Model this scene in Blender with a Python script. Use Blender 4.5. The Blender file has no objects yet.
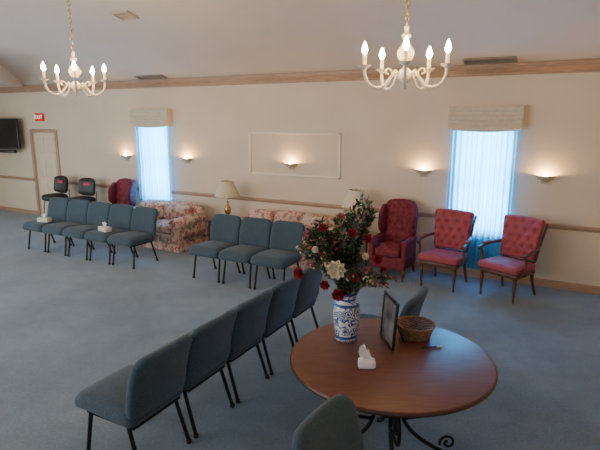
import bpy, bmesh, math, random
from mathutils import Vector, Matrix, Euler
random.seed(7)
R = math.radians
col = bpy.context.scene.collection
WY = 7.876    # back wall plane
CZ = 3.10     # ceiling height at the back wall
SL = 0.30     # ceiling slope

# ------------------------------------------------------------------ materials
def mat(name, c1, c2=None, scale=8, rough=.6, metal=0, bump=0, bscale=150, emit=None, es=0, coat=0, stretch=None, sheen=0, lo=.35, hi=.65):
    m = bpy.data.materials.new(name); m.use_nodes = True
    nt = m.node_tree; N = nt.nodes; L = nt.links; b = N['Principled BSDF']
    tc = N.new('ShaderNodeTexCoord'); mp = N.new('ShaderNodeMapping')
    L.new(tc.outputs['Object'], mp.inputs['Vector'])
    if stretch: mp.inputs['Scale'].default_value = stretch
    n = N.new('ShaderNodeTexNoise'); n.inputs['Scale'].default_value = scale; n.inputs['Detail'].default_value = 5
    L.new(mp.outputs[0], n.inputs['Vector'])
    r = N.new('ShaderNodeValToRGB')
    if c2 is None: c2 = tuple(x*.82 for x in c1)
    r.color_ramp.elements[0].position = lo; r.color_ramp.elements[1].position = hi
    r.color_ramp.elements[0].color = (*c2, 1); r.color_ramp.elements[1].color = (*c1, 1)
    L.new(n.outputs['Fac'], r.inputs[0]); L.new(r.outputs[0], b.inputs['Base Color'])
    b.inputs['Roughness'].default_value = rough; b.inputs['Metallic'].default_value = metal
    if coat: b.inputs['Coat Weight'].default_value = coat; b.inputs['Coat Roughness'].default_value = .3
    if sheen: b.inputs['Sheen Weight'].default_value = sheen
    if bump:
        n2 = N.new('ShaderNodeTexNoise'); n2.inputs['Scale'].default_value = bscale; n2.inputs['Detail'].default_value = 3
        L.new(tc.outputs['Object'], n2.inputs['Vector'])
        bp = N.new('ShaderNodeBump'); bp.inputs['Strength'].default_value = bump; bp.inputs['Distance'].default_value = .01
        L.new(n2.outputs['Fac'], bp.inputs['Height']); L.new(bp.outputs[0], b.inputs['Normal'])
    if emit:
        b.inputs['Emission Color'].default_value = (*emit, 1); b.inputs['Emission Strength'].default_value = es
    return m

def floral_mat(name):
    m = mat(name, (.72,.56,.47), (.60,.45,.37), 6, .85, bump=.2)
    nt = m.node_tree; N = nt.nodes; L = nt.links; b = N['Principled BSDF']
    tc = N.new('ShaderNodeTexCoord')
    src = b.inputs['Base Color'].links[0].from_socket
    def layer(src, scale, thr, colr, off):
        nz = N.new('ShaderNodeTexNoise'); nz.inputs['Scale'].default_value = 11; nz.inputs['Detail'].default_value = 2
        mp = N.new('ShaderNodeMapping'); mp.inputs['Location'].default_value = (off, off*.7, off*1.3)
        L.new(tc.outputs['Object'], mp.inputs[0]); L.new(mp.outputs[0], nz.inputs['Vector'])
        mx = N.new('ShaderNodeMix'); mx.data_type = 'VECTOR'; mx.inputs[0].default_value = .09
        L.new(mp.outputs[0], mx.inputs[4]); L.new(nz.outputs['Color'], mx.inputs[5])
        v = N.new('ShaderNodeTexVoronoi'); v.inputs['Scale'].default_value = scale
        L.new(mx.outputs[1], v.inputs['Vector'])
        r = N.new('ShaderNodeValToRGB'); r.color_ramp.elements[0].position = thr; r.color_ramp.elements[1].position = thr+.12
        r.color_ramp.elements[0].color = (1,1,1,1); r.color_ramp.elements[1].color = (0,0,0,1)
        L.new(v.outputs['Distance'], r.inputs[0])
        c = N.new('ShaderNodeMix'); c.data_type = 'RGBA'
        L.new(r.outputs[0], c.inputs[0]); L.new(src, c.inputs[6]); c.inputs[7].default_value = (*colr, 1)
        return c.outputs[2]
    s = layer(src, 9, .30, (.30,.29,.23), 3.1)
    s = layer(s, 8, .34, (.48,.18,.18), 0.4)
    s = layer(s, 8, .14, (.76,.56,.48), 0.4)
    s = layer(s, 14, .20, (.34,.11,.13), 7.7)
    L.new(s, b.inputs['Base Color'])
    return m

def porcelain_mat():
    m = mat('porcelain', (.80,.83,.87), (.70,.74,.81), 5, .15, coat=.5)
    nt = m.node_tree; N = nt.nodes; L = nt.links; b = N['Principled BSDF']
    tc = N.new('ShaderNodeTexCoord')
    nz = N.new('ShaderNodeTexNoise'); nz.inputs['Scale'].default_value = 26; nz.inputs['Detail'].default_value = 2
    L.new(tc.outputs['Object'], nz.inputs['Vector'])
    mx = N.new('ShaderNodeMix'); mx.data_type = 'VECTOR'; mx.inputs[0].default_value = .05
    L.new(tc.outputs['Object'], mx.inputs[4]); L.new(nz.outputs['Color'], mx.inputs[5])
    v = N.new('ShaderNodeTexVoronoi'); v.inputs['Scale'].default_value = 17
    L.new(mx.outputs[1], v.inputs['Vector'])
    r = N.new('ShaderNodeValToRGB'); e = r.color_ramp.elements
    e[0].position = .0; e[0].color = (1,1,1,1); e[1].position = .20; e[1].color = (0,0,0,1)
    for p_, c_ in ((.17,1),(.27,0),(.30,1),(.40,1),(.43,0),(.50,0),(.53,1),(.60,1),(.63,0)):
        x = e.new(p_); x.color = (c_,c_,c_,1)
    L.new(v.outputs['Distance'], r.inputs[0])
    sp = N.new('ShaderNodeSeparateXYZ'); L.new(tc.outputs['Object'], sp.inputs[0])
    rz = N.new('ShaderNodeValToRGB'); rz.color_ramp.interpolation = 'CONSTANT'; ez = rz.color_ramp.elements
    ez[0].position = 0; ez[0].color = (0,0,0,1); ez[1].position = .018; ez[1].color = (1,1,1,1)
    for p, c in ((.036,0),(.268,1),(.286,0),(.31,1),(.328,0),(.355,1)):
        q = ez.new(p); q.color = (c,c,c,1)
    L.new(sp.outputs[2], rz.inputs[0])
    mm = N.new('ShaderNodeMath'); mm.operation = 'MAXIMUM'; L.new(r.outputs[0], mm.inputs[0]); L.new(rz.outputs[0], mm.inputs[1])
    c = N.new('ShaderNodeMix'); c.data_type = 'RGBA'; L.new(mm.outputs[0], c.inputs[0])
    L.new(b.inputs['Base Color'].links[0].from_socket, c.inputs[6]); c.inputs[7].default_value = (.03,.07,.27,1)
    L.new(c.outputs[2], b.inputs['Base Color'])
    return m

def carpet_mat():
    m = mat('carpet', (.155,.222,.285), (.112,.168,.222), 1.3, .95, bump=.6, bscale=220, sheen=.3, lo=.38, hi=.62)
    nt = m.node_tree; N = nt.nodes; L = nt.links; b = N['Principled BSDF']
    src = b.inputs['Base Color'].links[0].from_socket
    tc = N.new('ShaderNodeTexCoord')
    for sc, a, z in ((45,.80,1.12),(6,.90,1.07)):
        n = N.new('ShaderNodeTexNoise'); n.inputs['Scale'].default_value = sc; n.inputs['Detail'].default_value = 4
        L.new(tc.outputs['Object'], n.inputs['Vector'])
        r = N.new('ShaderNodeValToRGB'); r.color_ramp.elements[0].position = .3; r.color_ramp.elements[1].position = .7
        r.color_ramp.elements[0].color = (a,a,a,1); r.color_ramp.elements[1].color = (z,z,z,1)
        L.new(n.outputs['Fac'], r.inputs[0])
        c = N.new('ShaderNodeMix'); c.data_type = 'RGBA'; c.blend_type = 'MULTIPLY'; c.inputs[0].default_value = 1
        L.new(src, c.inputs[6]); L.new(r.outputs[0], c.inputs[7]); src = c.outputs[2]
    L.new(src, b.inputs['Base Color'])
    return m

def sheer_mat():
    m = bpy.data.materials.new('sheer_fabric'); m.use_nodes = True
    nt = m.node_tree; N = nt.nodes; L = nt.links; N.clear()
    o = N.new('ShaderNodeOutputMaterial')
    tc = N.new('ShaderNodeTexCoord'); w = N.new('ShaderNodeTexNoise'); w.inputs['Scale'].default_value = 300
    L.new(tc.outputs['Object'], w.inputs[0])
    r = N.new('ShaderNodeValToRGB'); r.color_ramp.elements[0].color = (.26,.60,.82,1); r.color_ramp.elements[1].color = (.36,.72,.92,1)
    L.new(w.outputs['Fac'], r.inputs[0])
    tl = N.new('ShaderNodeBsdfTranslucent'); df = N.new('ShaderNodeBsdfDiffuse'); tr = N.new('ShaderNodeBsdfTransparent')
    L.new(r.outputs[0], tl.inputs[0]); L.new(r.outputs[0], df.inputs[0])
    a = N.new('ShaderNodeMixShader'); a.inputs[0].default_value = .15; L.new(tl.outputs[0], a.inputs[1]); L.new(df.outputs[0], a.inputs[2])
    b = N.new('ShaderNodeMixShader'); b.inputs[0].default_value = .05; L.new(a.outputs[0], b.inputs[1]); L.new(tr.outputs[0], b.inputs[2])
    L.new(b.outputs[0], o.inputs[0]); return m

def glass_mat():
    m = bpy.data.materials.new('window_glass'); m.use_nodes = True
    nt = m.node_tree; N = nt.nodes; L = nt.links; N.clear()
    o = N.new('ShaderNodeOutputMaterial'); t = N.new('ShaderNodeBsdfTransparent'); g = N.new('ShaderNodeBsdfGlossy')
    g.inputs['Roughness'].default_value = .05
    lw = N.new('ShaderNodeLayerWeight'); lw.inputs[0].default_value = .2
    x = N.new('ShaderNodeMixShader'); L.new(lw.outputs['Fresnel'], x.inputs[0]); L.new(t.outputs[0], x.inputs[1]); L.new(g.outputs[0], x.inputs[2])
    L.new(x.outputs[0], o.inputs[0]); return m

M = dict(
 wall=mat('wall_paint', (.70,.59,.46), (.67,.565,.44), 2, .8, bump=.04),
 ceil=mat('ceiling_paint', (.68,.60,.51), (.65,.575,.49), 1.5, .9, bump=.15, bscale=90),
 trim=mat('stained_trim', (.44,.29,.20), (.36,.23,.155), 6, .45, stretch=(1,8,8)),
 white_trim=mat('cream_trim', (.82,.74,.61), (.78,.70,.57), 5, .5),
 door=mat('door_paint', (.74,.62,.45), (.69,.575,.415), 4, .5, stretch=(6,6,.7)),
 carpet=carpet_mat(),
 blue=mat('blue_fabric', (.040,.076,.112), (.027,.053,.080), 60, .85, bump=.35, bscale=500, sheen=.15),
 charcoal=mat('charcoal_metal', (.018,.018,.020), None, 20, .4, metal=.6),
 rubber=mat('black_rubber', (.01,.01,.01), None, 20, .8),
 red=mat('crimson_damask', (.22,.020,.038), (.11,.009,.019), 22, .75, bump=.3, bscale=120),
 mauve=mat('rose_red_fabric', (.36,.066,.090), (.29,.050,.070), 12, .75, bump=.15, bscale=300),
 wood=mat('dark_wood', (.13,.052,.025), (.07,.026,.013), 8, .35, stretch=(6,6,1)),
 table=mat('table_wood', (.165,.056,.033), (.112,.036,.022), 5, .46, stretch=(1.2,9,1), coat=.10, lo=.3, hi=.7),
 tedge=mat('table_edge_wood', (.08,.028,.018), (.055,.020,.012), 8, .4, coat=.15),
 iron=mat('wrought_iron', (.012,.012,.013), None, 15, .45, metal=.7, bump=.15, bscale=80),
 floral=floral_mat('floral_upholstery'),
 brass=mat('brass', (.55,.38,.14), (.42,.28,.10), 10, .3, metal=.9),
 shade=mat('lamp_shade_linen', (.66,.58,.44), (.60,.52,.39), 30, .8),
 cream=mat('cream_enamel', (.80,.73,.62), (.70,.63,.52), 10, .35),
 candle=mat('candle_sleeve', (.85,.76,.60), None, 10, .5, emit=(1,.6,.25), es=.6),
 bulb=mat('glowing_bulb', (1,.8,.5), None, 4, .3, emit=(1,.62,.27), es=400),
 sbulb=mat('sconce_bulb', (1,.8,.5), None, 4, .3, emit=(1,.58,.23), es=380),
 sconce=mat('sconce_plaster', (.58,.47,.34), (.50,.40,.29), 12, .5),
 black=mat('black_plastic', (.012,.012,.013), None, 10, .35),
 screen=mat('screen', (.006,.007,.009), None, 3, .1),
 blackv=mat('black_vinyl', (.018,.018,.020), None, 30, .5, bump=.2),
 grey=mat('grey_metal', (.25,.24,.23), None, 10, .4, metal=.6),
 redp=mat('red_patch', (.60,.03,.05), None, 10, .6),
 exitred=mat('exit_red', (.50,.010,.008), None, 10, .5, emit=(1,.01,.01), es=.22),
 exitlet=mat('exit_letters', (.95,.85,.80), None, 10, .5, emit=(1,.70,.60), es=.9),
 sheer=sheer_mat(), glass=glass_mat(),
 valance=mat('valance_fabric', (.66,.58,.46), (.59,.515,.41), 25, .9, bump=.2),
 frame_white=mat('white_paint', (.75,.75,.73), None, 8, .5),
 vent=mat('shade_patch_brown', (.31,.265,.22), None, 10, .6), ventl=mat('vent_cream', (.54,.48,.41), None, 10, .6),  # dark brown carries the shade painted above the windows
 porcelain=porcelain_mat(),
 leaf=mat('leaf_green', (.042,.078,.034), (.014,.032,.014), 12, .6),
 leaf2=mat('pale_leaf', (.15,.165,.085), (.06,.08,.038), 12, .6),
 stem=mat('stem_brown', (.05,.045,.022), None, 12, .7),
 rpetal=mat('red_petal', (.42,.016,.032), (.22,.008,.016), 30, .6),
 ppetal=mat('pink_petal', (.50,.20,.24), (.36,.11,.15), 30, .6),
 vpetal=mat('mauve_petal', (.28,.15,.24), (.19,.09,.17), 30, .6),
 wpetal=mat('cream_petal', (.84,.78,.62), (.70,.62,.44), 30, .6),
 spetal=mat('muted_cream_petal', (.62,.55,.40), (.46,.39,.26), 30, .7),
 wicker=mat('wicker', (.36,.215,.115), (.19,.105,.052), 40, .6, bump=.3, bscale=90),
 paper=mat('white_paper', (.85,.85,.83), (.78,.78,.77), 10, .8),
 box=mat('tissue_carton', (.70,.68,.62), (.55,.55,.50), 14, .7),
 photo=mat('framed_picture', (.26,.25,.25), (.07,.07,.08), 7, .15),
)

# ------------------------------------------------------------------ mesh helpers
def new(): return bmesh.new()
def add_from(bm, tmp):
    me = bpy.data.meshes.new('tmp'); tmp.to_mesh(me); bm.from_mesh(me); bpy.data.meshes.remove(me); tmp.free()
def add_box(bm, c, s, rot=None, bev=0, seg=2):
    t = bmesh.new(); bmesh.ops.create_cube(t, size=1)
    for v in t.verts: v.co = Vector((v.co.x*s[0], v.co.y*s[1], v.co.z*s[2]))
    if bev: bmesh.ops.bevel(t, geom=list(t.edges), offset=bev, segments=seg, affect='EDGES', profile=.5)
    X = Matrix.Translation(Vector(c)) @ (Euler(rot).to_matrix().to_4x4() if rot else Matrix())
    bmesh.ops.transform(t, matrix=X, verts=t.verts); add_from(bm, t)
def add_rbox(bm, c, s, r, n=8, puff=(0,0,0), rot=None, fn=None):
    """soft upholstered block: rounded edges, puffed faces; fn reshapes in local coords"""
    t = bmesh.new(); bmesh.ops.create_cube(t, size=1)
    bmesh.ops.subdivide_edges(t, edges=list(t.edges), cuts=n, use_grid_fill=True)
    h = Vector(s)/2; r = min(r, min(h)*.999)
    for v in t.verts:
        u = v.co*2
        p = Vector((u.x*h.x, u.y*h.y, u.z*h.z))
        q = Vector([max(-(h[i]-r), min(h[i]-r, p[i])) for i in range(3)])
        d = p-q
        if d.length > 1e-9: p = q+d.normalized()*r
        for i in range(3):
            j, k = (i+1)%3, (i+2)%3
            if abs(abs(u[i])-1) < 1e-4 and puff[i]:
                p[i] += math.copysign(puff[i]*(1-u[j]**2)*(1-u[k]**2), u[i])
        v.co = fn(p, u) if fn else p
    X = Matrix.Translation(Vector(c)) @ (Euler(rot).to_matrix().to_4x4() if rot else Matrix())
    bmesh.ops.transform(t, matrix=X, verts=t.verts); add_from(bm, t)
def add_tube(bm, pts, r, seg=8, closed=False):
    P = [Vector(p) for p in pts]; n = len(P)
    rr = r if isinstance(r, (list, tuple)) else [r]*n
    rings = []; up = None
    for i in range(n):
        if closed: t = (P[(i+1)%n]-P[i-1])
        else: t = P[min(i+1, n-1)]-P[max(i-1, 0)]
        t.normalize()
        if up is None:
            up = Vector((0,0,1)) if abs(t.z) < .9 else Vector((1,0,0))
        a = (up - t*up.dot(t)).normalized(); b = t.cross(a); up = a
        rings.append([bm.verts.new(P[i]+(a*math.cos(2*math.pi*k/seg)+b*math.sin(2*math.pi*k/seg))*rr[i]) for k in range(seg)])
    m = n if closed else n-1
    for i in range(m):
        A, B = rings[i], rings[(i+1)%n]
        for k in range(seg):
            bm.faces.new((A[k], A[(k+1)%seg], B[(k+1)%seg], B[k]))
    if not closed:
        bm.faces.new(rings[0][::-1]); bm.faces.new(rings[-1])
def add_lathe(bm, prof, seg=32, o=(0,0,0), a0=0, a1=2*math.pi):
    o = Vector(o); full = abs(a1-a0-2*math.pi) < 1e-6
    ns = seg if full else seg+1; rings = []
    for (r, z) in prof:
        if r < 1e-6: rings.append([bm.verts.new(o+Vector((0,0,z)))]*ns)
        else: rings.append([bm.verts.new(o+Vector((r*math.cos(a0+(a1-a0)*k/seg), r*math.sin(a0+(a1-a0)*k/seg), z))) for k in range(ns)])
    for i in range(len(rings)-1):
        A, B = rings[i], rings[i+1]
        for k in range(seg):
            k2 = (k+1)%ns if full else k+1
            f = []
            for v in (A[k], A[k2], B[k2], B[k]):
                if v not in f: f.append(v)
            if len(f) > 2:
                try: bm.faces.new(f)
                except ValueError: pass
def smooth_path(pts, n=6):
    P = [Vector(p) for p in pts]; out = []
    for i in range(len(P)-1):
        p0 = P[max(i-1,0)]; p1 = P[i]; p2 = P[i+1]; p3 = P[min(i+2, len(P)-1)]
        for k in range(n):
            t = k/n
            out.append(.5*((2*p1)+(p2-p0)*t+(2*p0-5*p1+4*p2-p3)*t*t+(3*p1-p0-3*p2+p3)*t**3))
    out.append(P[-1]); return out
def obj(name, bm, m, parent=None, sharp=38, loc=None):
    bmesh.ops.recalc_face_normals(bm, faces=bm.faces)
    for f in bm.faces: f.smooth = True
    for e in bm.edges:
        if len(e.link_faces) == 2 and e.calc_face_angle(0) > R(sharp): e.smooth = False
    me = bpy.data.meshes.new(name); bm.to_mesh(me); bm.free(); me.materials.append(m)
    o = bpy.data.objects.new(name, me); col.objects.link(o)
    if parent: o.parent = parent
    if loc: o.location = loc
    return o
def tag(o, label=None, cat=None, group=None, kind=None):
    if label: o['label'] = label
    if cat: o['category'] = cat
    if group: o['group'] = group
    if kind: o['kind'] = kind
    return o
def thing(name, label, cat, loc=(0,0,0), rz=0, group=None):
    o = bpy.data.objects.new(name, None); col.objects.link(o); o.empty_display_size = .1
    o.location = loc; o.rotation_euler = (0,0,R(rz)); return tag(o, label, cat, group)
def dup(o, loc=None, rz=None, label=None, parent=None):
    c = o.copy(); col.objects.link(c)
    if parent is not None: c.parent = parent
    if loc is not None: c.location = loc
    if rz is not None: c.rotation_euler = (0,0,R(rz))
    if label: c['label'] = label
    for ch in list(o.children): dup(ch, parent=c)
    return c
def struct(name, bm, m, sharp=38, parent=None):
    return tag(obj(name, bm, m, parent, sharp), kind='structure')
def part_box(name, c, s, m, parent, bev=.004, rot=None):
    b = new(); add_box(b, c, s, rot, bev); return obj(name, b, m, parent)

# ------------------------------------------------------------------ room shell
XL, XR, YF = -13.8, 1.3, -1.6
W1, W2 = -7.66, -1.23
DX0, DX1 = -11.60, -10.77       # door opening
b = new(); add_box(b, ((XL+XR)/2, (YF+WY)/2, -.05), (XR-XL, WY-YF, .1)); struct('floor', b, M['carpet'])
def wall_cells(xs, zs, holes, y0, y1):
    b = new()
    for i in range(len(xs)-1):
        for j in range(len(zs)-1):
            cx, cz_ = (xs[i]+xs[i+1])/2, (zs[j]+zs[j+1])/2
            if any(h[0] < cx < h[1] and h[2] < cz_ < h[3] for h in holes): continue
            add_box(b, (cx, (y0+y1)/2, cz_), (xs[i+1]-xs[i], y1-y0, zs[j+1]-zs[j]))
    return b
HW = .39
holes = [(DX0,DX1,0,2.04), (W1-HW,W1+HW,.72,2.32), (W2-HW,W2+HW,.72,2.32)]
xs = sorted({XL-.15, XR+.15, *[h[0] for h in holes], *[h[1] for h in holes]})
struct('wall_back', wall_cells(xs, [0,.72,2.04,2.32,CZ], holes, WY, WY+.15), M['wall'])
PKY = 2.8; PKZ = CZ+(WY-PKY)*SL; FZ = PKZ-(PKY-YF)*SL
for nm, x in (('wall_left', XL-.075), ('wall_right', XR+.075)):
    b = new()
    pr = [(YF,0),(WY,0),(WY,CZ),(PKY,PKZ),(YF,FZ)]
    A = [b.verts.new((x-.075,y,z)) for y,z in pr]; B = [b.verts.new((x+.075,y,z)) for y,z in pr]
    b.faces.new(A); b.faces.new(B[::-1])
    for k in range(5): b.faces.new((A[k], B[k], B[(k+1)%5], A[(k+1)%5]))
    struct(nm, b, M['wall'])
b = new()
pr = [(WY+.15,CZ-.15*SL),(PKY,PKZ),(YF,FZ),(YF,FZ+.12),(PKY,PKZ+.12),(WY+.15,CZ-.15*SL+.12)]
A = [b.verts.new((XL-.15,y,z)) for y,z in pr]; B = [b.verts.new((XR+.15,y,z)) for y,z in pr]
for k in range(6): b.faces.new((A[k], B[k], B[(k+1)%6], A[(k+1)%6]))
b.faces.new((A[0],A[1],A[4],A[5])); b.faces.new((A[1],A[2],A[3],A[4])); b.faces.new((B[0],B[1],B[4],B[5])); b.faces.new((B[1],B[2],B[3],B[4]))
struct('ceiling', b, M['ceil'], 5)
def cz(y): return CZ+(WY-y)*SL
b = new()
pl = [(-11.7,WY),(-9.9,5.9),(XL,5.9),(XL,WY)]
A = [b.verts.new((x,y,CZ)) for x,y in pl]; B = [b.verts.new((x,y,max(cz(y)-.002, CZ+.001))) for x,y in pl]
b.faces.new(A); b.faces.new(B[::-1])
for k in range(4): b.faces.new((A[k], B[k], B[(k+1)%4], A[(k+1)%4]))
struct('trim_4', b, M['ceil'], 5)

def moulding(name, segs, prof, m):
    b = new()
    for x0, x1 in segs:
        A = [b.verts.new((x0, WY-d, z)) for d, z in prof]; B = [b.verts.new((x1, WY-d, z)) for d, z in prof]
        for k in range(len(prof)): b.faces.new((A[k], B[k], B[(k+1)%len(prof)], A[(k+1)%len(prof)]))
        b.faces.new(A); b.faces.new(B[::-1])
    struct(name, b, m, 20)
moulding('trim_1', [(XL,XR)], [(0,CZ-.13),(.012,CZ-.13),(.02,CZ-.115),(.02,CZ-.10),(.035,CZ-.085),(.07,CZ-.045),(.085,CZ-.04),(.085,CZ-.02),(.10,CZ-.015),(.10,CZ+.02),(0,CZ)], M['trim'])
moulding('trim_2', [(XL,DX0-.10),(DX1+.10,W1-HW),(W1+HW,W2-HW),(W2+HW,XR)], [(0,.86),(.015,.86),(.02,.88),(.03,.895),(.03,.915),(.02,.925),(0,.93)], M['trim'])
moulding('baseboard_back', [(XL,DX0-.10),(DX1+.10,XR)], [(0,0),(.016,0),(.016,.09),(.010,.105),(0,.11)], M['trim'])
b = new()
fx0, fx1, fz0, fz1 = -5.33, -3.50, 1.37, 2.14
for x0, x1, z0, z1 in ((fx0,fx1,fz1-.036,fz1),(fx0,fx1,fz0,fz0+.036),(fx0,fx0+.036,fz0,fz1),(fx1-.036,fx1,fz0,fz1)):
    add_box(b, ((x0+x1)/2, WY-.012, (z0+z1)/2), (x1-x0, .024, z1-z0), bev=.008)
struct('trim_3', b, M['white_trim'])

# door
dc = (DX0+DX1)/2
b = new(); add_box(b, (dc, WY+.045, 1.02), (DX1-DX0-.01,.04,2.03))
for cx in (dc-.19, dc+.19):
    for z0, z1 in ((.2,.85),(.98,1.45),(1.56,1.9)):
        add_box(b, (cx, WY+.022, (z0+z1)/2), (.25,.02,z1-z0), bev=.008)
d = struct('door_1', b, M['door'])
b = new(); add_lathe(b, [(0,0),(.03,0),(.03,.01),(.012,.015),(.012,.04),(.028,.05),(.03,.065),(.015,.08),(0,.08)], 16)
bmesh.ops.rotate(b, verts=b.verts, matrix=Matrix.Rotation(R(90),3,'X')); bmesh.ops.translate(b, verts=b.verts, vec=(DX1-.07,WY+.026,.98))
obj('door_knob', b, M['brass'], d)
b = new()
add_box(b, (DX0-.04,WY-.012,1.05), (.08,.03,2.10), bev=.006); add_box(b, (DX1+.04,WY-.012,1.05), (.08,.03,2.10), bev=.006)
add_box(b, (dc,WY-.012,2.08), (DX1-DX0,.03,.08), bev=.006)
obj('door_casing', b, M['trim'], d)

# windows + their curtains
def window(n, cx):
    b = new(); w_ = HW*2
    for x in (-HW+.015,HW-.015): add_box(b, (cx+x,WY+.10,1.52), (.03,.05,1.60))
    for z in (.735,2.305): add_box(b, (cx,WY+.10,z), (w_-.06,.05,.03))
    add_box(b, (cx,WY+.10,1.52), (w_-.06,.04,.03))
    w = struct('window_%d' % n, b, M['frame_white'])
    b = new(); add_box(b, (cx,WY+.12,1.52), (w_-.06,.004,1.56)); obj('window_pane', b, M['glass'], w)
    L = bpy.data.lights.new('daylight', 'AREA'); L.shape = 'RECTANGLE'; L.size = 1.0; L.size_y = 1.9
    L.energy = 330; L.color = (.05,.55,.95)
    o = bpy.data.objects.new('daylight', L); col.objects.link(o); o.location = (cx, WY+.55, 1.55); o.rotation_euler = (R(-90),0,0)
window(1, W1); window(2, W2)
def curtain(cx, label):
    t = thing('window_curtain', label, 'curtain', (cx, WY, 0))
    for x0, x1, ph, oy in ((-.46,.0,0,0),(-.012,.45,1.7,-.012)):
        b = new(); nx, nz = 72, 14; grid = []
        for j in range(nz+1):
            z = 2.44-(2.44-.14)*j/nz; row = []
            for i in range(nx+1):
                u = i/nx; f = .020+.012*j/nz
                y = oy-.070+f*math.sin(u*2*math.pi*6+.8*math.sin(u*9+ph))+.005*math.sin(u*41+ph)
                row.append(b.verts.new((x0+(x1-x0)*u, y, z)))
            grid.append(row)
        for j in range(nz):
            for i in range(nx): b.faces.new((grid[j][i],grid[j][i+1],grid[j+1][i+1],grid[j+1][i]))
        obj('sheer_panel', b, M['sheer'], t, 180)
    b = new(); nx, nz = 60, 48; grid = []
    for j in range(nz+1):
        v = j/nz; row = []
        for i in range(nx+1):
            u = i/nx*2-1
            bow = .030*(1-u*u)
            z = 2.54-.32*v-bow*v
            fold = abs(math.sin(v*math.pi*5+.5*math.cos(u*math.pi*.5)*v))*.020+.012*v
            y = -.13-fold-.004*math.sin(u*19+v*4)*(.3+v)
            row.append(b.verts.new((u*.50, y, z)))
        grid.append(row)
    for j in range(nz):
        for i in range(nx): b.faces.new((grid[j][i],grid[j][i+1],grid[j+1][i+1],grid[j+1][i]))
    for i in (0, nx):
        for j in range(nz):
            a, c = grid[j][i], grid[j+1][i]
            p = b.verts.new((a.co.x,-.004,a.co.z)); q = b.verts.new((c.co.x,-.004,c.co.z)); b.faces.new((a,c,q,p))
    obj('valance', b, M['valance'], t, 60)
    b = new(); add_box(b, (0,-.066,2.545), (1.0,.128,.02), bev=.003); obj('curtain_board', b, M['valance'], t)
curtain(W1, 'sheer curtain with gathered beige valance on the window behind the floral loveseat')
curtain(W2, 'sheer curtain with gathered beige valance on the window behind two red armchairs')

# exit sign
t = thing('exit_sign', 'small red lit sign reading EXIT above the door', 'exit sign', (-11.24, WY, 2.30))
b = new(); add_box(b, (0,-.025,.095), (.29,.05,.175), bev=.006); obj('housing', b, M['exitred'], t)
cu = bpy.data.curves.new('exit_text', 'FONT'); cu.body = 'EXIT'; cu.size = .125; cu.align_x = 'CENTER'; cu.align_y = 'CENTER'; cu.extrude = .001; cu.offset = .002; cu.space_character = 1.15
to = bpy.data.objects.new('tmp_text', cu); col.objects.link(to); bpy.context.view_layer.update()
me = bpy.data.meshes.new_from_object(to.evaluated_get(bpy.context.evaluated_depsgraph_get())); bpy.data.objects.remove(to)
me.transform(Matrix.Translation((0,-.053,.095)) @ Matrix.Rotation(R(90),4,'X')); me.materials.clear(); me.materials.append(M['exitlet'])
o = bpy.data.objects.new('lettering', me); col.objects.link(o); o.parent = t

# television on a wall arm
t = thing('television', 'black flat television on a wall bracket left of the door', 'television', (-12.46, WY-.27, 1.62), 8)
part_box('housing', (0,0,.38), (1.24,.06,.73), M['black'], t, .01)
part_box('screen', (0,-.033,.385), (1.18,.006,.665), M['screen'], t, 0)
b = new(); add_box(b, (0,.148,.36), (.06,.235,.06), bev=.005); add_box(b, (0,.045,.36), (.4,.03,.3), bev=.004); obj('wall_arm', b, M['charcoal'], t)
part_box('speaker_bar', (0,0,-.04), (.9,.08,.07), M['black'], t, .012)

# ceiling vent, plus two dark slatted panels added to imitate shade above windows
sa = math.atan(SL)
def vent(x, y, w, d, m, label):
    t = thing('ceiling_vent_or_shade', label, 'vent', (x, y, cz(y)-.004)); t.rotation_euler = (-sa,0,0)
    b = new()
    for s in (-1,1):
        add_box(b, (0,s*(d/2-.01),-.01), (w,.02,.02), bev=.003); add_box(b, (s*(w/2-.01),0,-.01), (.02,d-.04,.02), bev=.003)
    obj('slat_frame', b, m, t)
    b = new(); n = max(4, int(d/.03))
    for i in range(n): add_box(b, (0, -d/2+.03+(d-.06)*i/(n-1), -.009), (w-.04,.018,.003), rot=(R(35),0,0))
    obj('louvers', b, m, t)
vent(-7.45, WY-.22, .70, .18, M['vent'], 'dark slatted panel imitating shade above the window behind the floral loveseat')
vent(-1.20, WY-.22, .70, .18, M['vent'], 'dark slatted panel imitating shade above the window behind the two red armchairs')
vent(-5.80, 5.53, .32, .22, M['ventl'], 'small pale square ceiling vent high between the two chandeliers')

# ------------------------------------------------------------------ sconces
def sconce():
    t = thing('wall_sconce', 'x', 'wall lamp', (0, WY, 1.5), 0, 'half bowl wall sconces')
    b = new(); add_lathe(b, [(0,0),(.02,.0),(.045,.012),(.085,.035),(.12,.065),(.135,.09),(.14,.095),(.133,.095),(.115,.070),(.08,.042),(.04,.02),(0,.014)], 20, (0,-.004,.02), math.pi, 2*math.pi)
    obj('bowl', b, M['sconce'], t)
    b = new(); add_box(b, (0,-.008,.06), (.11,.014,.13), bev=.005); obj('back_plate', b, M['sconce'], t)
    b = new(); add_lathe(b, [(0,-.03),(.018,-.028),(.03,-.005),(.032,.01),(.022,.03),(0,.038)], 12, (0,-.065,.095)); obj('bulb', b, M['sbulb'], t)
    return t
s0 = sconce()
SC = [(-8.48,'half bowl wall sconce glowing on the wall left of the loveseat window'),
      (-6.81,'half bowl wall sconce glowing on the wall right of the loveseat window'),
      (-4.44,'half bowl wall sconce glowing inside the rectangular wall moulding'),
      (-2.09,'half bowl wall sconce glowing between the tall wing chair and right window'),
      (-.38,'half bowl wall sconce glowing at the far right, right of the right window')]
for i, (x, l) in enumerate(SC):
    if i == 0: s0.location = (x, WY, 1.49); s0['label'] = l
    else: dup(s0, (x, WY, 1.49), 0, l)

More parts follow.
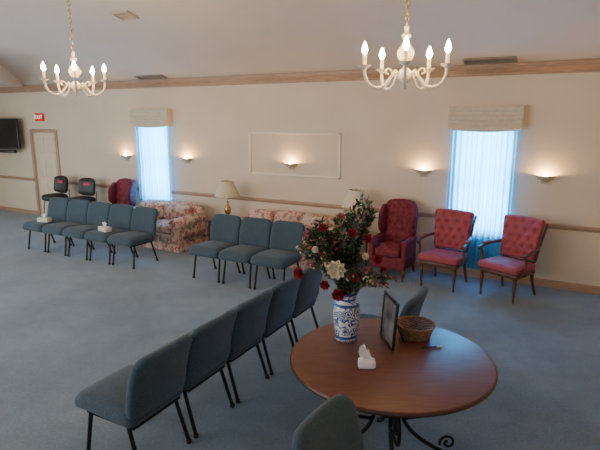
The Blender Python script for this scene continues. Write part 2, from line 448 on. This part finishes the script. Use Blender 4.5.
# ------------------------------------------------------------------ chandeliers
def chandelier(label, loc, rz):
    t = thing('chandelier', label, 'chandelier', loc, rz, 'candle chandeliers hanging from the ceiling')
    b = new()
    add_lathe(b, [(0,-.03),(.012,-.025),(.018,-.01),(.009,.008),(.034,.028),(.054,.06),(.056,.085),(.034,.115),(.016,.13),(.016,.15),(.034,.165),(.056,.20),(.062,.24),(.042,.28),(.02,.30),(.016,.33),(.034,.345),(.034,.36),(.014,.375),(.012,.39),(.018,.40),(.016,.42),(0,.43)], 20)
    obj('column', b, M['cream'], t)
    def arm():
        b = new(); add_tube(b, smooth_path([(.035,0,.080),(.07,0,.095),(.11,0,.055),(.155,0,.0),(.215,0,-.018),(.270,0,.008),(.300,0,.055),(.31,0,.115)], 5), .0120, 8)
        add_tube(b, smooth_path([(.11,0,.055),(.10,0,.095),(.13,0,.12),(.15,0,.09),(.125,0,.08)], 4), .008, 6)
        a = obj('arm', b, M['cream'], t)
        b = new(); add_lathe(b, [(0,.11),(.015,.11),(.02,.12),(.042,.132),(.050,.143),(.040,.143),(.018,.135),(.018,.145),(0,.145)], 16, (.31,0,0)); obj('candle_cup', b, M['cream'], a)
        b = new(); add_lathe(b, [(0,.146),(.0145,.146),(.0145,.215),(0,.218)], 12, (.31,0,0)); obj('candle_sleeve', b, M['candle'], a)
        b = new(); add_lathe(b, [(0,.218),(.011,.220),(.021,.240),(.022,.254),(.014,.282),(.005,.303),(0,.310)], 12, (.31,0,0)); obj('bulb', b, M['bulb'], a)
        return a
    a0 = arm()
    for k in range(5):
        a = a0 if k == 0 else dup(a0, parent=t)
        a.rotation_euler = (0,0,2*math.pi*k/5)
    top = cz(loc[1])-loc[2]
    b = new(); z = .43; k = 0
    while z < top-.05:
        pts = []
        for i in range(12):
            q = 2*math.pi*i/12; dx = .013*math.cos(q); dz = .027*math.sin(q)
            pts.append((dx,0,z+.020+dz) if k%2 == 0 else (0,dx,z+.020+dz))
        add_tube(b, pts, .0042, 5, True); z += .042; k += 1
    obj('chain', b, M['brass'], t)
    b = new(); add_lathe(b, [(0,top-.05),(.012,top-.05),(.02,top-.03),(.06,top-.012),(.065,top+.02),(0,top+.02)], 20); obj('ceiling_canopy', b, M['cream'], t)
chandelier('white five-arm candle chandelier on the left, above the carpet', (-4.84,3.85,2.65), 321)
chandelier('white five-arm candle chandelier on the right, above the round wooden table', (-1.20,3.85,2.63), 287.5)

# ------------------------------------------------------------------ blue stacking chairs (face -Y)
def stacking_chair():
    t = thing('stacking_chair', 'x', 'chair')
    def sf(p, u):
        if u.y < 0: p.z -= .026*(u.y**4)
        return p
    b = new(); add_rbox(b, (0,-.05,.440), (.550,.58,.13), .06, 11, (0,0,.020), (R(-3),0,0), sf); obj('seat', b, M['blue'], t)
    b = new(); add_box(b, (0,-.01,.366), (.46,.46,.024), bev=.004); obj('seat_frame', b, M['charcoal'], t)
    def bf(p, u):
        p.y += -.024*(u.x**2)+.022*u.z*u.z
        if u.z > 0: p.z -= .034*abs(u.x)**5*u.z; p.x *= 1-.03*u.z**6
        return p
    b = new(); add_rbox(b, (0,.275,.68), (.550,.075,.465), .036, 11, (0,.014,0), (R(-14),0,0), bf); obj('backrest', b, M['blue'], t)
    b = new(); half = [(.222,.275,.72),(.230,.235,.56),(.236,.215,.45),(.230,.195,.378),(.18,.19,.366)]
    add_tube(b, smooth_path([(-x,y,z) for x,y,z in half]+half[::-1], 4), .013, 8)
    obj('back_frame', b, M['charcoal'], t)
    for sx in (-1,1):
        for fr in (1,0):
            b = new()
            top, bot = ((sx*.222,-.20,.375),(sx*.236,-.26,.012)) if fr else ((sx*.222,.16,.375),(sx*.236,.275,.012))
            add_tube(b, [top, [(top[i]+bot[i])/2 for i in range(3)], bot], .015, 8); l = obj('leg', b, M['charcoal'], t)
            b = new(); add_lathe(b, [(0,0),(.020,0),(.021,.02),(.016,.03),(0,.03)], 10, (bot[0],bot[1],0)); obj('foot', b, M['rubber'], l)
    return t
c0 = stacking_chair(); used = []
def put(x, y, rz, label, group):
    if not used: o = c0; used.append(1); o.location = (x,y,0); o.rotation_euler = (0,0,R(rz)); o['label'] = label
    else: o = dup(c0, (x,y,0), rz, label)
    o['group'] = group
g = 'far row of five blue chairs'
for k, l in enumerate((
    'blue stacking chair holding a tissue box, left end of the far five-chair row',
    'blue stacking chair, second from the left in the far five-chair row',
    'blue stacking chair, middle one of the far five-chair row',
    'blue stacking chair holding a tissue box, second from right in the five-chair row',
    'blue stacking chair, right end of the far row, before the floral loveseat')):
    put(-8.58+.553*k, 5.93, 0, l, g)
g = 'row of three blue chairs before the long sofa'
for k, l in enumerate((
    'blue stacking chair, left one of the three in front of the long sofa',
    'blue stacking chair, middle one of the three in front of the long sofa',
    'blue stacking chair, right one of the three, beside the flower arrangement')):
    put(-4.74+.555*k, 6.03, 0, l, g)
g = 'near row of blue chairs facing left'
for k, l in enumerate((
    'blue stacking chair nearest the camera in the row facing left, its whole seat visible',
    'blue stacking chair, second from the camera in the row facing left',
    'blue stacking chair, third from the camera in the row facing left',
    'blue stacking chair, fourth from the camera in the row facing left',
    'blue stacking chair at the far end of the left-facing row, behind the flowers')):
    put(-2.64, 2.37+.552*k, -90, l, g)
g = 'blue chairs on either side of the round table'
put(-.72, 2.13, 85, 'blue stacking chair cut off at the bottom edge, nearest side of round table', g)
put(-1.44, 4.23, -90, 'blue stacking chair behind the round table, its backrest just above the basket', g)

# ------------------------------------------------------------------ tissue boxes on chairs
def tissue_box(loc, rz, label, s=(.23,.12,.075), grp='tissue boxes on the blue chairs'):
    t = thing('tissue_box', label, 'tissue box', loc, rz, grp)
    b = new(); add_box(b, (0,0,s[2]/2), s, bev=.003); obj('carton', b, M['box'], t)
    b = new(); n = 7; grid = []
    for j in range(n):
        v = j/(n-1); row = []
        for i in range(n):
            u = i/(n-1)*2-1
            row.append(b.verts.new((u*(.025+.035*v), .018*math.sin(u*5+v*2)*(.4+v), s[2]-.002+.08*v-.015*abs(u)*v)))
        grid.append(row)
    for j in range(n-1):
        for i in range(n-1): b.faces.new((grid[j][i],grid[j][i+1],grid[j+1][i+1],grid[j+1][i]))
    obj('tissue', b, M['paper'], t, 180)
tissue_box((-8.46,5.80,.528), 12, 'white tissue box on the leftmost chair of the far row')
tissue_box((-6.86,5.78,.528), -10, 'white tissue box on the second chair from right of far row')

# ------------------------------------------------------------------ tufting
def tuft(p, dx, dz, depth):
    best = 9; i0 = round(p.x/dx)
    for j in range(-5,6):
        off = dx/2 if j%2 else 0
        for i in (i0-1,i0,i0+1):
            best = min(best, math.hypot(p.x-(i*dx+off), p.z-j*dz))
    return depth*math.exp(-(best/(dx*.22))**2)

# ------------------------------------------------------------------ open arm chairs (face -Y)
def armchair(label, loc, rz):
    t = thing('armchair', label, 'armchair', loc, rz, 'crimson open-arm chairs by the window')
    def sf(p, u): p.x *= 1-.08*max(0,u.y); return p
    b = new(); add_rbox(b, (0,-.04,.435), (.58,.54,.105), .04, 10, (0,0,.022), (R(-2),0,0), sf); obj('seat', b, M['mauve'], t)
    b = new(); add_box(b, (0,-.03,.36), (.54,.49,.055), bev=.01); obj('seat_rail', b, M['wood'], t)
    def bf(p, u):
        k = 1+.10*(u.z)
        if u.y < -.5: p.y += tuft(p, .13, .11, .045)
        p.x *= k; p.z += .018*(1-u.x*u.x)*max(0,u.z)**3; p.y -= .025*u.x*u.x; return p
    b = new(); add_rbox(b, (0,.270,.775), (.53,.095,.56), .036, 30, (0,.018,0), (R(-13),0,0), bf); obj('backrest', b, M['mauve'], t)
    b = new(); half = [(.290,.375,1.00),(.277,.345,.89),(.260,.31,.75),(.245,.275,.61),(.232,.25,.50),(.18,.245,.47)]
    add_tube(b, smooth_path([(-x,y,z) for x,y,z in half]+half[::-1], 3), .018, 8); obj('back_frame', b, M['wood'], t)
    for s in (-1,1):
        b = new(); add_tube(b, smooth_path([(s*.255,.29,.69),(s*.305,.10,.685),(s*.330,-.08,.670),(s*.33,-.19,.650),(s*.325,-.225,.635)], 5), .023, 8)
        add_tube(b, smooth_path([(s*.325,-.19,.645),(s*.32,-.15,.57),(s*.315,-.16,.46),(s*.28,-.20,.36)], 4), .018, 8)
        a = obj('arm', b, M['wood'], t)
        b = new(); add_rbox(b, (s*.327,-.02,.700), (.052,.19,.030), .014, 5); obj('arm_pad', b, M['mauve'], a)
    for sx in (-1,1):
        b = new(); add_lathe(b, [(0,0),(.014,0),(.016,.04),(.012,.06),(.024,.20),(.028,.28),(.02,.295),(.03,.31),(.03,.37),(0,.37)], 14, (sx*.24,-.24,0)); obj('leg', b, M['wood'], t)
        b = new(); add_tube(b, smooth_path([(sx*.22,.20,.40),(sx*.225,.235,.22),(sx*.24,.31,.0)], 4), [.024]*4+[.02]*4+[.015], 8); obj('leg', b, M['wood'], t)
armchair('crimson tufted armchair with wooden arms, left of the right window', (-1.56,7.26,0), -8)
armchair('crimson tufted armchair with wooden arms, rightmost, nearest the right edge', (-.69,7.22,0), -24)

# ------------------------------------------------------------------ wing chairs
def wing_chair(label, loc, rz):
    t = thing('wing_chair', label, 'wing chair', loc, rz, 'dark crimson wing chairs')
    b = new(); add_rbox(b, (0,0,.27), (.55,.62,.20), .03, 6); obj('seat_base', b, M['red'], t)
    b = new(); add_rbox(b, (0,-.06,.425), (.39,.58,.13), .05, 8, (0,0,.03)); obj('seat_cushion', b, M['red'], t)
    def bf(p, u):
        if u.y < -.5: p.y += tuft(p, .15, .12, .028)
        p.x *= 1+.03*u.z; p.z += .05*(1-u.x*u.x)*max(0,u.z)**3; return p
    b = new(); add_rbox(b, (0,.28,.77), (.47,.13,.67), .05, 24, (0,.02,0), (R(-8),0,0), bf); obj('backrest', b, M['red'], t)
    for s in (-1,1):
        def wf(p, u, s=s):
            if u.y < 0: p.z = p.z+(-u.y)*(.08 if u.z < 0 else -.14)
            p.x += s*.01*(-u.y); return p
        b = new(); add_rbox(b, (s*.25,.18,.84), (.06,.24,.46), .028, 10, (.01,0,0), (R(-6),0,0), wf); obj('wing', b, M['red'], t)
        b = new(); add_rbox(b, (s*.25,-.03,.44), (.085,.58,.30), .04, 7)
        add_tube(b, [(s*.255,-.33,.580),(s*.255,-.31,.580),(s*.255,0,.580),(s*.255,.22,.580)], [.036,.048,.046,.042], 14); obj('arm', b, M['red'], t)
    for sx in (-1,1):
        b = new(); add_tube(b, smooth_path([(sx*.23,-.26,.19),(sx*.255,-.285,.13),(sx*.235,-.27,.06),(sx*.245,-.29,.0)], 3), [.03]*3+[.028]*3+[.016]*3+[.022], 8); obj('leg', b, M['wood'], t)
        b = new(); add_tube(b, [(sx*.23,.25,.19),(sx*.24,.33,.0)], [.024,.018], 8); obj('leg', b, M['wood'], t)
wing_chair('dark crimson tufted wing chair, partly hidden behind the left end of loveseat', (-8.21,7.26,0), 4)
wing_chair('tall dark crimson wing chair between the cream lamp and the right window', (-2.36,7.36,0), 0)

# ------------------------------------------------------------------ sofas
def sofa(name, w, n, label, cat, loc, rz):
    t = thing(name, label, cat, loc, rz)
    b = new(); add_rbox(b, (0,.0,.235), (w-.06,.80,.17), .02, 6); obj('seat_base', b, M['floral'], t)
    b = new(); m = int(w*26)
    ring = []
    for i in range(m+1): ring.append((-w/2+.02+(w-.04)*i/m, -.405-.006*math.sin(i*1.3)))
    for i in range(1,24): ring.append((w/2-.02, -.405+.80*i/24))
    ring.append((w/2-.02,.40)); ring.append((-w/2+.02,.40))
    for i in range(1,24): ring.append((-w/2+.02, .40-.80*i/24))
    A = [b.verts.new((x,y,.16)) for x,y in ring]; B = [b.verts.new((x*1.006,y*1.01,.008)) for x,y in ring]
    for k in range(len(ring)): b.faces.new((A[k],A[(k+1)%len(ring)],B[(k+1)%len(ring)],B[k]))
    obj('skirt', b, M['floral'], t)
    def bf(p, u): p.z += .04*(1-u.x**2)*max(0,u.z); return p
    b = new(); add_rbox(b, (0,.32,.48), (w-.16,.20,.52), .07, 10, (0,.02,0), (R(-7),0,0), bf); obj('back', b, M['floral'], t)
    iw = w-.42
    for k in range(n):
        x = -iw/2+iw*(k+.5)/n
        b = new(); add_rbox(b, (x,-.09,.385), (iw/n-.008,.60,.15), .05, 8, (0,0,.035)); obj('seat_cushion', b, M['floral'], t)
        b = new(); add_rbox(b, (x,.17,.595), (iw/n-.01,.19,.33), .08, 9, (0,.05,.02), (R(-14),0,0)); obj('back_cushion', b, M['floral'], t)
    for s in (-1,1):
        b = new(); add_rbox(b, (s*(w/2-.115),-.02,.33), (.17,.80,.40), .05, 7)
        add_tube(b, [(s*(w/2-.105),-.44,.52),(s*(w/2-.105),-.41,.52),(s*(w/2-.105),0,.52),(s*(w/2-.105),.34,.54)], [.085,.108,.104,.095], 20)
        obj('arm', b, M['floral'], t)
    return t
sofa('loveseat', 1.76, 2, 'floral skirted loveseat below the left window, behind five blue chairs', 'loveseat', (-6.98,7.18,0), -2)
sofa('sofa', 1.98, 3, 'long floral sofa between two cream lamps, behind three blue chairs', 'sofa', (-4.33,7.33,0), 0)

# ------------------------------------------------------------------ end tables and lamps
def end_table(x, y, label):
    t = thing('end_table', label, 'side table', (x,y,0), 0, 'wooden end tables beside the long sofa')
    part_box('tabletop', (0,0,.565), (.42,.50,.03), M['wood'], t, .008)
    part_box('apron', (0,0,.51), (.38,.42,.08), M['wood'], t, .004)
    part_box('shelf', (0,0,.16), (.37,.41,.02), M['wood'], t, .004)
    for sx in (-1,1):
        for sy in (-1,1):
            b = new(); add_lathe(b, [(0,0),(.014,0),(.018,.12),(.018,.2),(.014,.25),(.02,.45),(.02,.47),(0,.47)], 12, (sx*.18,sy*.20,0)); obj('leg', b, M['wood'], t)
end_table(-5.60, 7.37, 'dark wooden end table between the loveseat and the long sofa')
end_table(-3.08, 7.42, 'dark wooden end table between the long sofa and tall wing chair')
def lamp(x, y, label):
    t = thing('table_lamp', label, 'lamp', (x,y,.581), 0, 'cream shaded table lamps')
    b = new(); add_lathe(b, [(0,0),(.075,0),(.078,.012),(.06,.025),(.03,.04),(.018,.06),(.03,.08),(.055,.12),(.062,.17),(.05,.22),(.025,.26),(.016,.29),(.022,.31),(.012,.33),(.008,.45),(.008,.66),(0,.66)], 24); obj('base', b, M['brass'], t)
    b = new(); prof = [(.115,.68),(.115,.688),(.123,.688)]
    for k in range(1,9): q = k/8; prof.append((.123+.107*q**1.15, .688-.27*q))
    prof += [(.223,.418)]+[(.115+.107*q**1.15, .68-.265*q) for q in (.85,.6,.4,.2,0)]
    add_lathe(b, prof, 36)
    for k in range(3): add_tube(b, [(0,0,.655),(.118*math.cos(k*2.094),.118*math.sin(k*2.094),.675)], .003, 5)
    obj('lamp_shade', b, M['shade'], t)
    b = new(); add_lathe(b, [(0,.66),(.008,.66),(.014,.685),(.010,.70),(0,.715)], 10); obj('finial', b, M['brass'], t)
lamp(-5.53, 7.42, 'cream shaded brass table lamp between the loveseat and the sofa')
lamp(-3.05, 7.48, 'cream shaded brass table lamp beside the tall wing chair')

# ------------------------------------------------------------------ black high chairs by the door
def stool(x, y, rz, label):
    t = thing('padded_stool', label, 'chair', (x,y,0), rz, 'black padded high chairs near the door')
    b = new(); add_rbox(b, (0,0,.63), (.44,.42,.13), .055, 8, (0,0,.02)); obj('seat', b, M['blackv'], t)
    def bf(p, u): p.x *= 1-.10*max(0,u.z)**2; p.y -= .05*u.x*u.x; return p
    b = new(); add_rbox(b, (0,.22,.90), (.46,.09,.34), .044, 9, (0,.015,.03), (R(-8),0,0), bf); bo = obj('backrest', b, M['blackv'], t)
    b = new(); add_rbox(b, (0,.165,.965), (.17,.012,.06), .005, 3, rot=(R(-8),0,0)); tag(obj('emblem_patch', b, M['redp'], bo), 'small red patch on the backrest')
    b = new(); half = [(.17,.262,.80),(.17,.245,.62),(.165,.20,.572),(.10,.18,.57)]
    add_tube(b, smooth_path([(-x_,y_,z_) for x_,y_,z_ in half]+half[::-1], 4), .011, 8)
    obj('back_support', b, M['grey'], t)
    for sx in (-1,1):
        for sy in (-1,1):
            b = new(); add_tube(b, [(sx*.16,sy*.15,.58),(sx*.22,sy*.21,0)], .013, 8); obj('leg', b, M['grey'], t)
    b = new(); add_tube(b, [(sx*.198,sy*.188,.22) for sx, sy in ((-1,-1),(1,-1),(1,1),(-1,1))], .009, 8, True); obj('footrest', b, M['grey'], t)
stool(-10.27, 7.35, -4, 'black padded high chair with red patch, nearest the door')
stool(-9.38, 7.35, 4, 'black padded high chair with red patch, behind the blue row')

# ------------------------------------------------------------------ round table
TX, TY, TH = -1.02, 3.205, .76
t = thing('round_table', 'large round polished wooden table on a scrolled black iron base', 'table', (TX,TY,0), 28)
b = new(); add_lathe(b, [(0,TH-.024),(.60,TH-.024),(.67,TH-.023),(.694,TH-.017),(.699,TH-.009),(.696,TH-.002),(.690,TH),(0,TH)], 96)
top = obj('tabletop', b, M['table'], t, 60)
b = new(); add_lathe(b, [(.66,TH-.032),(.700,TH-.031),(.705,TH-.025),(.705,TH-.012),(.700,TH-.006),(.6985,TH-.008),(.6985,TH-.022),(.66,TH-.024)], 96); obj('table_rim', b, M['tedge'], top, 60)
def iron_leg():
    b = new()
    add_tube(b, smooth_path([(.50,0,.726),(.44,0,.66),(.30,0,.60),(.17,0,.50),(.10,0,.36),(.14,0,.22),(.26,0,.10),(.40,0,.015)], 6), .015, 8)
    sp = []
    for i in range(40):
        q = i/39; r = .125*(1-q*.82); a = -1.2+q*9.5
        sp.append((.31+r*math.cos(a), 0, .43+r*math.sin(a)))
    add_tube(b, [(.12,0,.28)]+sp, .0125, 8)
    sp = []
    for i in range(26):
        q = i/25; r = .075*(1-q*.8); a = math.pi*.95+q*8
        sp.append((.30+r*math.cos(a), 0, .655+r*math.sin(a)*.55))
    add_tube(b, [(.185,0,.52)]+sp, .010, 8)
    sp = []
    for i in range(26):
        q = i/25; r = .06*(1-q*.8); a = math.pi+.3-q*8
        sp.append((.44+r*math.cos(a), 0, .085+r*math.sin(a)))
    add_tube(b, sp, .010, 8)
    add_box(b, (.40,0,.008), (.05,.03,.016), bev=.004)
    return obj('leg', b, M['iron'], t)
l0 = iron_leg()
for k in range(4):
    l = l0 if k == 0 else dup(l0, parent=t); l.rotation_euler = (0,0,math.pi/2*k)
b = new(); add_tube(b, [(.50*math.cos(a*math.pi/24),.50*math.sin(a*math.pi/24),.726) for a in range(48)], .009, 6, True); obj('top_ring', b, M['iron'], t)
b = new(); add_tube(b, [(.105*math.cos(a*math.pi/12),.105*math.sin(a*math.pi/12),.36) for a in range(24)], .013, 6, True); obj('centre_ring', b, M['iron'], t)

# vase
VX, VY = -1.415, 3.335
b = new(); add_lathe(b, [(0,0),(.080,0),(.084,.006),(.084,.022),(.078,.034),(.086,.06),(.093,.10),(.098,.17),(.100,.235),(.098,.268),(.086,.290),(.070,.300),(.067,.318),(.076,.35),(.090,.374),(.086,.378),(.070,.35),(.060,.318),(.064,.298),(.093,.25),(.09,.16),(.072,.04),(0,.03)], 40)
tag(obj('vase', b, M['porcelain'], None, 60, (VX,VY,TH+.001)), 'blue and white patterned porcelain vase holding the flowers', 'vase')

# flower arrangement
RV = Vector((.8788,.4772,0)); TV = Vector((.39,-.92,0)); C0 = Vector((VX,VY,0))
ORG = Vector((VX,VY,TH+.33))
t = thing('flower_arrangement', 'large arrangement of red and cream flowers with dark foliage in the vase', 'flowers', ORG)
def fpos(px, y, tw): return C0+RV*(px-346)*.0071+TV*tw+Vector((0,0,1.9-(y-190)*.0073))-ORG
def leaf(bm, p, d, l, w, roll):
    d = d.normalized(); s = d.cross(Vector((math.sin(roll),math.cos(roll),.3))).normalized(); nrm = s.cross(d)
    q = [p, p+d*l*.35+s*w+nrm*w*.25, p+d*l*.72+s*w*.7, p+d*l-nrm*l*.15, p+d*l*.72-s*w*.7, p+d*l*.35-s*w+nrm*w*.25, p+d*l*.4, p+d*l*.75-nrm*l*.03]
    v = [bm.verts.new(x) for x in q]
    bm.faces.new((v[0],v[1],v[6])); bm.faces.new((v[1],v[2],v[7],v[6])); bm.faces.new((v[2],v[3],v[7]))
    bm.faces.new((v[0],v[6],v[5])); bm.faces.new((v[6],v[7],v[4],v[5])); bm.faces.new((v[7],v[3],v[4]))
bs, bl, bp2, bb, bpk, bvi = [new() for _ in range(6)]
rnd = random.Random(11)
def blossom(bm, p, d, s):
    d = d.normalized(); a = d.orthogonal().normalized(); c = d.cross(a); o = bm.verts.new(p)
    for k in range(5):
        q = 2*math.pi*k/5+rnd.random()*.3
        e = a*math.cos(q)+c*math.sin(q); f = a*math.cos(q+.55)+c*math.sin(q+.55); g_ = a*math.cos(q-.55)+c*math.sin(q-.55)
        bm.faces.new((o, bm.verts.new(p+g_*s*.7+d*s*.25), bm.verts.new(p+e*s+d*s*.35), bm.verts.new(p+f*s*.7+d*s*.25)))
NS = 150
for i in range(NS):
    az = i*2.39996+rnd.uniform(-.3,.3); el = -.30+1.30*((i*.618034)%1)
    inner = i%3 == 0
    rr = (math.cos(max(el,0)*1.2)**.8)*rnd.uniform(.29,.38)*(.66 if inner else 1)
    zz = .30+.42*max(el,0)+min(el,0)*.42
    end = Vector((rr*math.cos(az), rr*math.sin(az), zz*rnd.uniform(.88,1.10)*(.85 if inner else 1)))-RV*.03*max(el,0)
    mid = Vector((end.x*.40, end.y*.40, end.z*.55+.03))
    path = smooth_path([(rnd.uniform(-.02,.02),rnd.uniform(-.02,.02),0), mid, end], 7)
    add_tube(bs, path, .0020, 4)
    kind = rnd.random(); n = len(path)
    tgt = bl if kind < .66 else bp2
    for j in range(3, n-(0 if inner else 1)):
        dd = (path[j]-path[j-1])
        for _ in range(3):
            v = dd.normalized()*.6+Vector((rnd.uniform(-1,1),rnd.uniform(-1,1),rnd.uniform(-.5,.9)))
            leaf(tgt, path[j], v, rnd.uniform(.032,.065), rnd.uniform(.007,.013), rnd.uniform(0,6.28))
    if kind > .36:
        bt = (bb, bpk, bb, bvi, bpk)[i%5]
        for j in range(n-6, n):
            for _ in range(2):
                v = Vector((rnd.uniform(-1,1),rnd.uniform(-1,1),rnd.uniform(-.5,1)))
                p = path[j]+v*.020
                blossom(bt, p, v+Vector((0,0,.2))+TV*.3, rnd.uniform(.008,.0135))
obj('stems', bs, M['stem'], t); tag(obj('foliage', bl, M['leaf'], t, 180), kind='stuff'); tag(obj('pale_foliage', bp2, M['leaf2'], t, 180), kind='stuff')
tag(obj('small_blossoms', bb, M['spetal'], t, 180), 'tiny cream blossoms', kind='stuff')
tag(obj('small_blossoms', bpk, M['ppetal'], t, 180), 'tiny pink blossoms', kind='stuff')
tag(obj('small_blossoms', bvi, M['vpetal'], t, 180), 'tiny mauve blossoms', kind='stuff')
def bloom_mesh(name, m, layers, cup):
    b = new()
    for L_, (n, r, h, w, lift) in enumerate(layers):
        for k in range(n):
            q = 2*math.pi*(k+.5*(L_%2))/n; g2 = []
            for j in range(5):
                v = j/4; row = []
                for i in range(5):
                    u = i/4*2-1
                    ww = w*math.sin(math.pi*(.15+.70*v))*(1 if v < .99 else .8)
                    rad = r*v; z = lift+h*v**cup-.12*r*v*v*(1 if L_ == 0 else 0)
                    x = rad-abs(u)**2*.12*r; y = u*ww; z += u*u*.15*r
                    row.append(b.verts.new((x*math.cos(q)-y*math.sin(q), x*math.sin(q)+y*math.cos(q), z)))
                g2.append(row)
            for j in range(4):
                for i in range(4): b.faces.new((g2[j][i],g2[j][i+1],g2[j+1][i+1],g2[j+1][i]))
    return obj(name, b, m, t, 180)
rose = bloom_mesh('red_flower', M['rpetal'], [(6,.045,.010,.024,0),(6,.040,.022,.021,.002),(5,.030,.030,.018,.003),(4,.018,.034,.013,.004)], 1.3)
pink = bloom_mesh('pink_flower', M['ppetal'], [(6,.036,.010,.019,0),(5,.030,.020,.016,.002),(4,.018,.026,.012,.003)], 1.3)
lily = bloom_mesh('cream_flower', M['wpetal'], [(9,.058,.008,.026,0),(8,.050,.024,.022,.003),(6,.036,.034,.017,.004),(5,.020,.036,.012,.005)], 1.2)
def place(o0, lst, s=1):
    for i, (px, y, tw, *k) in enumerate(lst):
        o = o0 if i == 0 else dup(o0, parent=t)
        p = fpos(px, y, tw); o.location = p
        d = (p-Vector((0,0,.22))).normalized()+TV*.5
        o.rotation_euler = d.to_track_quat('Z','Y').to_euler(); kk = s*(k[0] if k else rnd.uniform(.85,1.0)); o.scale = (kk,kk,kk)
place(rose, [(338,288,.20,1.35),(299,270,.14,1.25),(350,226,.28,.9),(375,254,.20),(371,276,.16,1.15),(325,277,.24,1.0),(365,236,.14),(322,224,.18),(354,268,.28),(381,268,.12)], .85)
place(pink, [(380,243,.14),(306,230,.16),(364,262,.26),(311,258,.22),(339,213,.18)], .85)
place(lily, [(336,257,.37,1.15),(363,247,.30,.45),(344,207,.18,.45),(315,242,.26,.45)])

# wicker basket
t = thing('wicker_basket', 'small round brown wicker basket on the round table', 'basket', (-.965,3.62,TH+.001))
b = new()
for k in range(10):
    z = .007+k*.0092; Rr = .106+.031*(k/9)
    pts = []
    for i in range(72):
        a = 2*math.pi*i/72
        r = Rr+.0045*math.sin(a*18+(math.pi if k%2 else 0)); pts.append((r*math.cos(a), r*math.sin(a), z))
    add_tube(b, pts, .0048, 5, True)
obj('woven_side', b, M['wicker'], t)
b = new()
for i in range(36):
    a = 2*math.pi*i/36; add_tube(b, [(.105*math.cos(a),.105*math.sin(a),.004),(.138*math.cos(a),.138*math.sin(a),.094)], .003, 5)
obj('stakes', b, M['wicker'], t)
b = new()
for ph in (0, math.pi):
    pts = []
    for i in range(120):
        a = 2*math.pi*i/120; r = .140+.006*math.cos(a*20+ph); z = .098+.006*math.sin(a*20+ph); pts.append((r*math.cos(a), r*math.sin(a), z))
    add_tube(b, pts, .006, 6, True)
obj('braided_rim', b, M['wicker'], t)
b = new(); add_lathe(b, [(0,.002),(.105,.002),(.105,.008),(0,.008)], 32); obj('bottom', b, M['wicker'], t)

# standing picture frame
t = thing('picture_frame', 'black framed picture standing angled on the round table behind the vase', 'picture frame', (-1.115,3.40,TH+.002), 0)
t.rotation_euler = (0,0,R(-53))
FW, FH, tilt = .30, .36, R(-4)
b = new()
for s in (-1,1):
    add_box(b, (s*(FW/2-.011),0,FH/2), (.022,.018,FH), bev=.003)
    add_box(b, (0,0,FH/2+s*(FH/2-.011)), (FW-.04,.018,.022), bev=.003)
fo = obj('frame', b, M['black'], t); fo.rotation_euler = (tilt,0,0)
b = new(); add_box(b, (0,-.001,FH/2), (FW-.04,.006,FH-.04)); po = obj('picture', b, M['photo'], t); po.rotation_euler = (tilt,0,0)
b = new(); add_box(b, (0,.075,.125), (.05,.004,.27), rot=(R(24),0,0), bev=.001); obj('easel_back', b, M['black'], t)

# small tissue pack on the table
t = thing('tissue_pack', 'small white tissue packet with a tissue pulled up, near vase', 'tissue pack', (-1.11,2.98,TH+.001), 25)
b = new(); add_rbox(b, (0,0,.027), (.115,.08,.054), .012, 5, (0,0,.006)); obj('packet', b, M['paper'], t)
b = new(); n = 9; grid = []
for j in range(n):
    v = j/(n-1); row = []
    for i in range(n):
        u = i/(n-1)*2-1
        row.append(b.verts.new((u*.040*(1-.15*v)-.024*v, .018*math.sin(u*4+v*3)*(.6+.5*v), .054+.110*v-.045*abs(u)*v+.01*math.sin(u*7)*v)))
    grid.append(row)
for j in range(n-1):
    for i in range(n-1): b.faces.new((grid[j][i],grid[j][i+1],grid[j+1][i+1],grid[j+1][i]))
obj('tissue', b, M['paper'], t, 180)

# pen
t = thing('pen', 'slim black and white pen lying on the round table', 'pen', (-.80,3.48,TH+.006), 0)
t.rotation_euler = (0,0,R(36))
b = new(); add_tube(b, [(-.075,0,0),(-.06,0,0),(.035,0,0)], [.0015,.005,.005], 10); obj('barrel', b, M['black'], t)
b = new(); add_tube(b, [(.035,0,0),(.07,0,0),(.074,0,0)], [.0052,.0052,.003], 10); add_box(b, (.052,0,.0055), (.035,.0025,.0012)); obj('cap', b, M['paper'], t)

# ------------------------------------------------------------------ light and camera
w = bpy.data.worlds.new('world'); bpy.context.scene.world = w; w.use_nodes = True
w.node_tree.nodes['Background'].inputs[0].default_value = (.82,.84,.90,1); w.node_tree.nodes['Background'].inputs[1].default_value = .75
def area(loc, rot, sx, sy, e, c):  # soft fill lamps added out of view, behind the camera and at left
    L = bpy.data.lights.new('fill_light', 'AREA'); L.shape = 'RECTANGLE'; L.size = sx; L.size_y = sy; L.energy = e; L.color = c
    o = bpy.data.objects.new('fill_light', L); col.objects.link(o); o.location = loc; o.rotation_euler = [R(a) for a in rot]
area((-7.6,-1.4,2.3), (86,0,-6), 6, 2.2, 270, (1,.94,.86))
area((-13.5,2.4,1.3), (82,0,-90), 3.5, 1.8, 190, (.70,.87,1))
cd = bpy.data.cameras.new('camera'); cam = bpy.data.objects.new('camera', cd); col.objects.link(cam)
cd.sensor_width = 36; cd.lens = 30.6; cd.clip_start = .05
cam.location = (0,0,2.4); cam.rotation_euler = (R(90-11.96),0,R(28.5))
bpy.context.scene.camera = cam
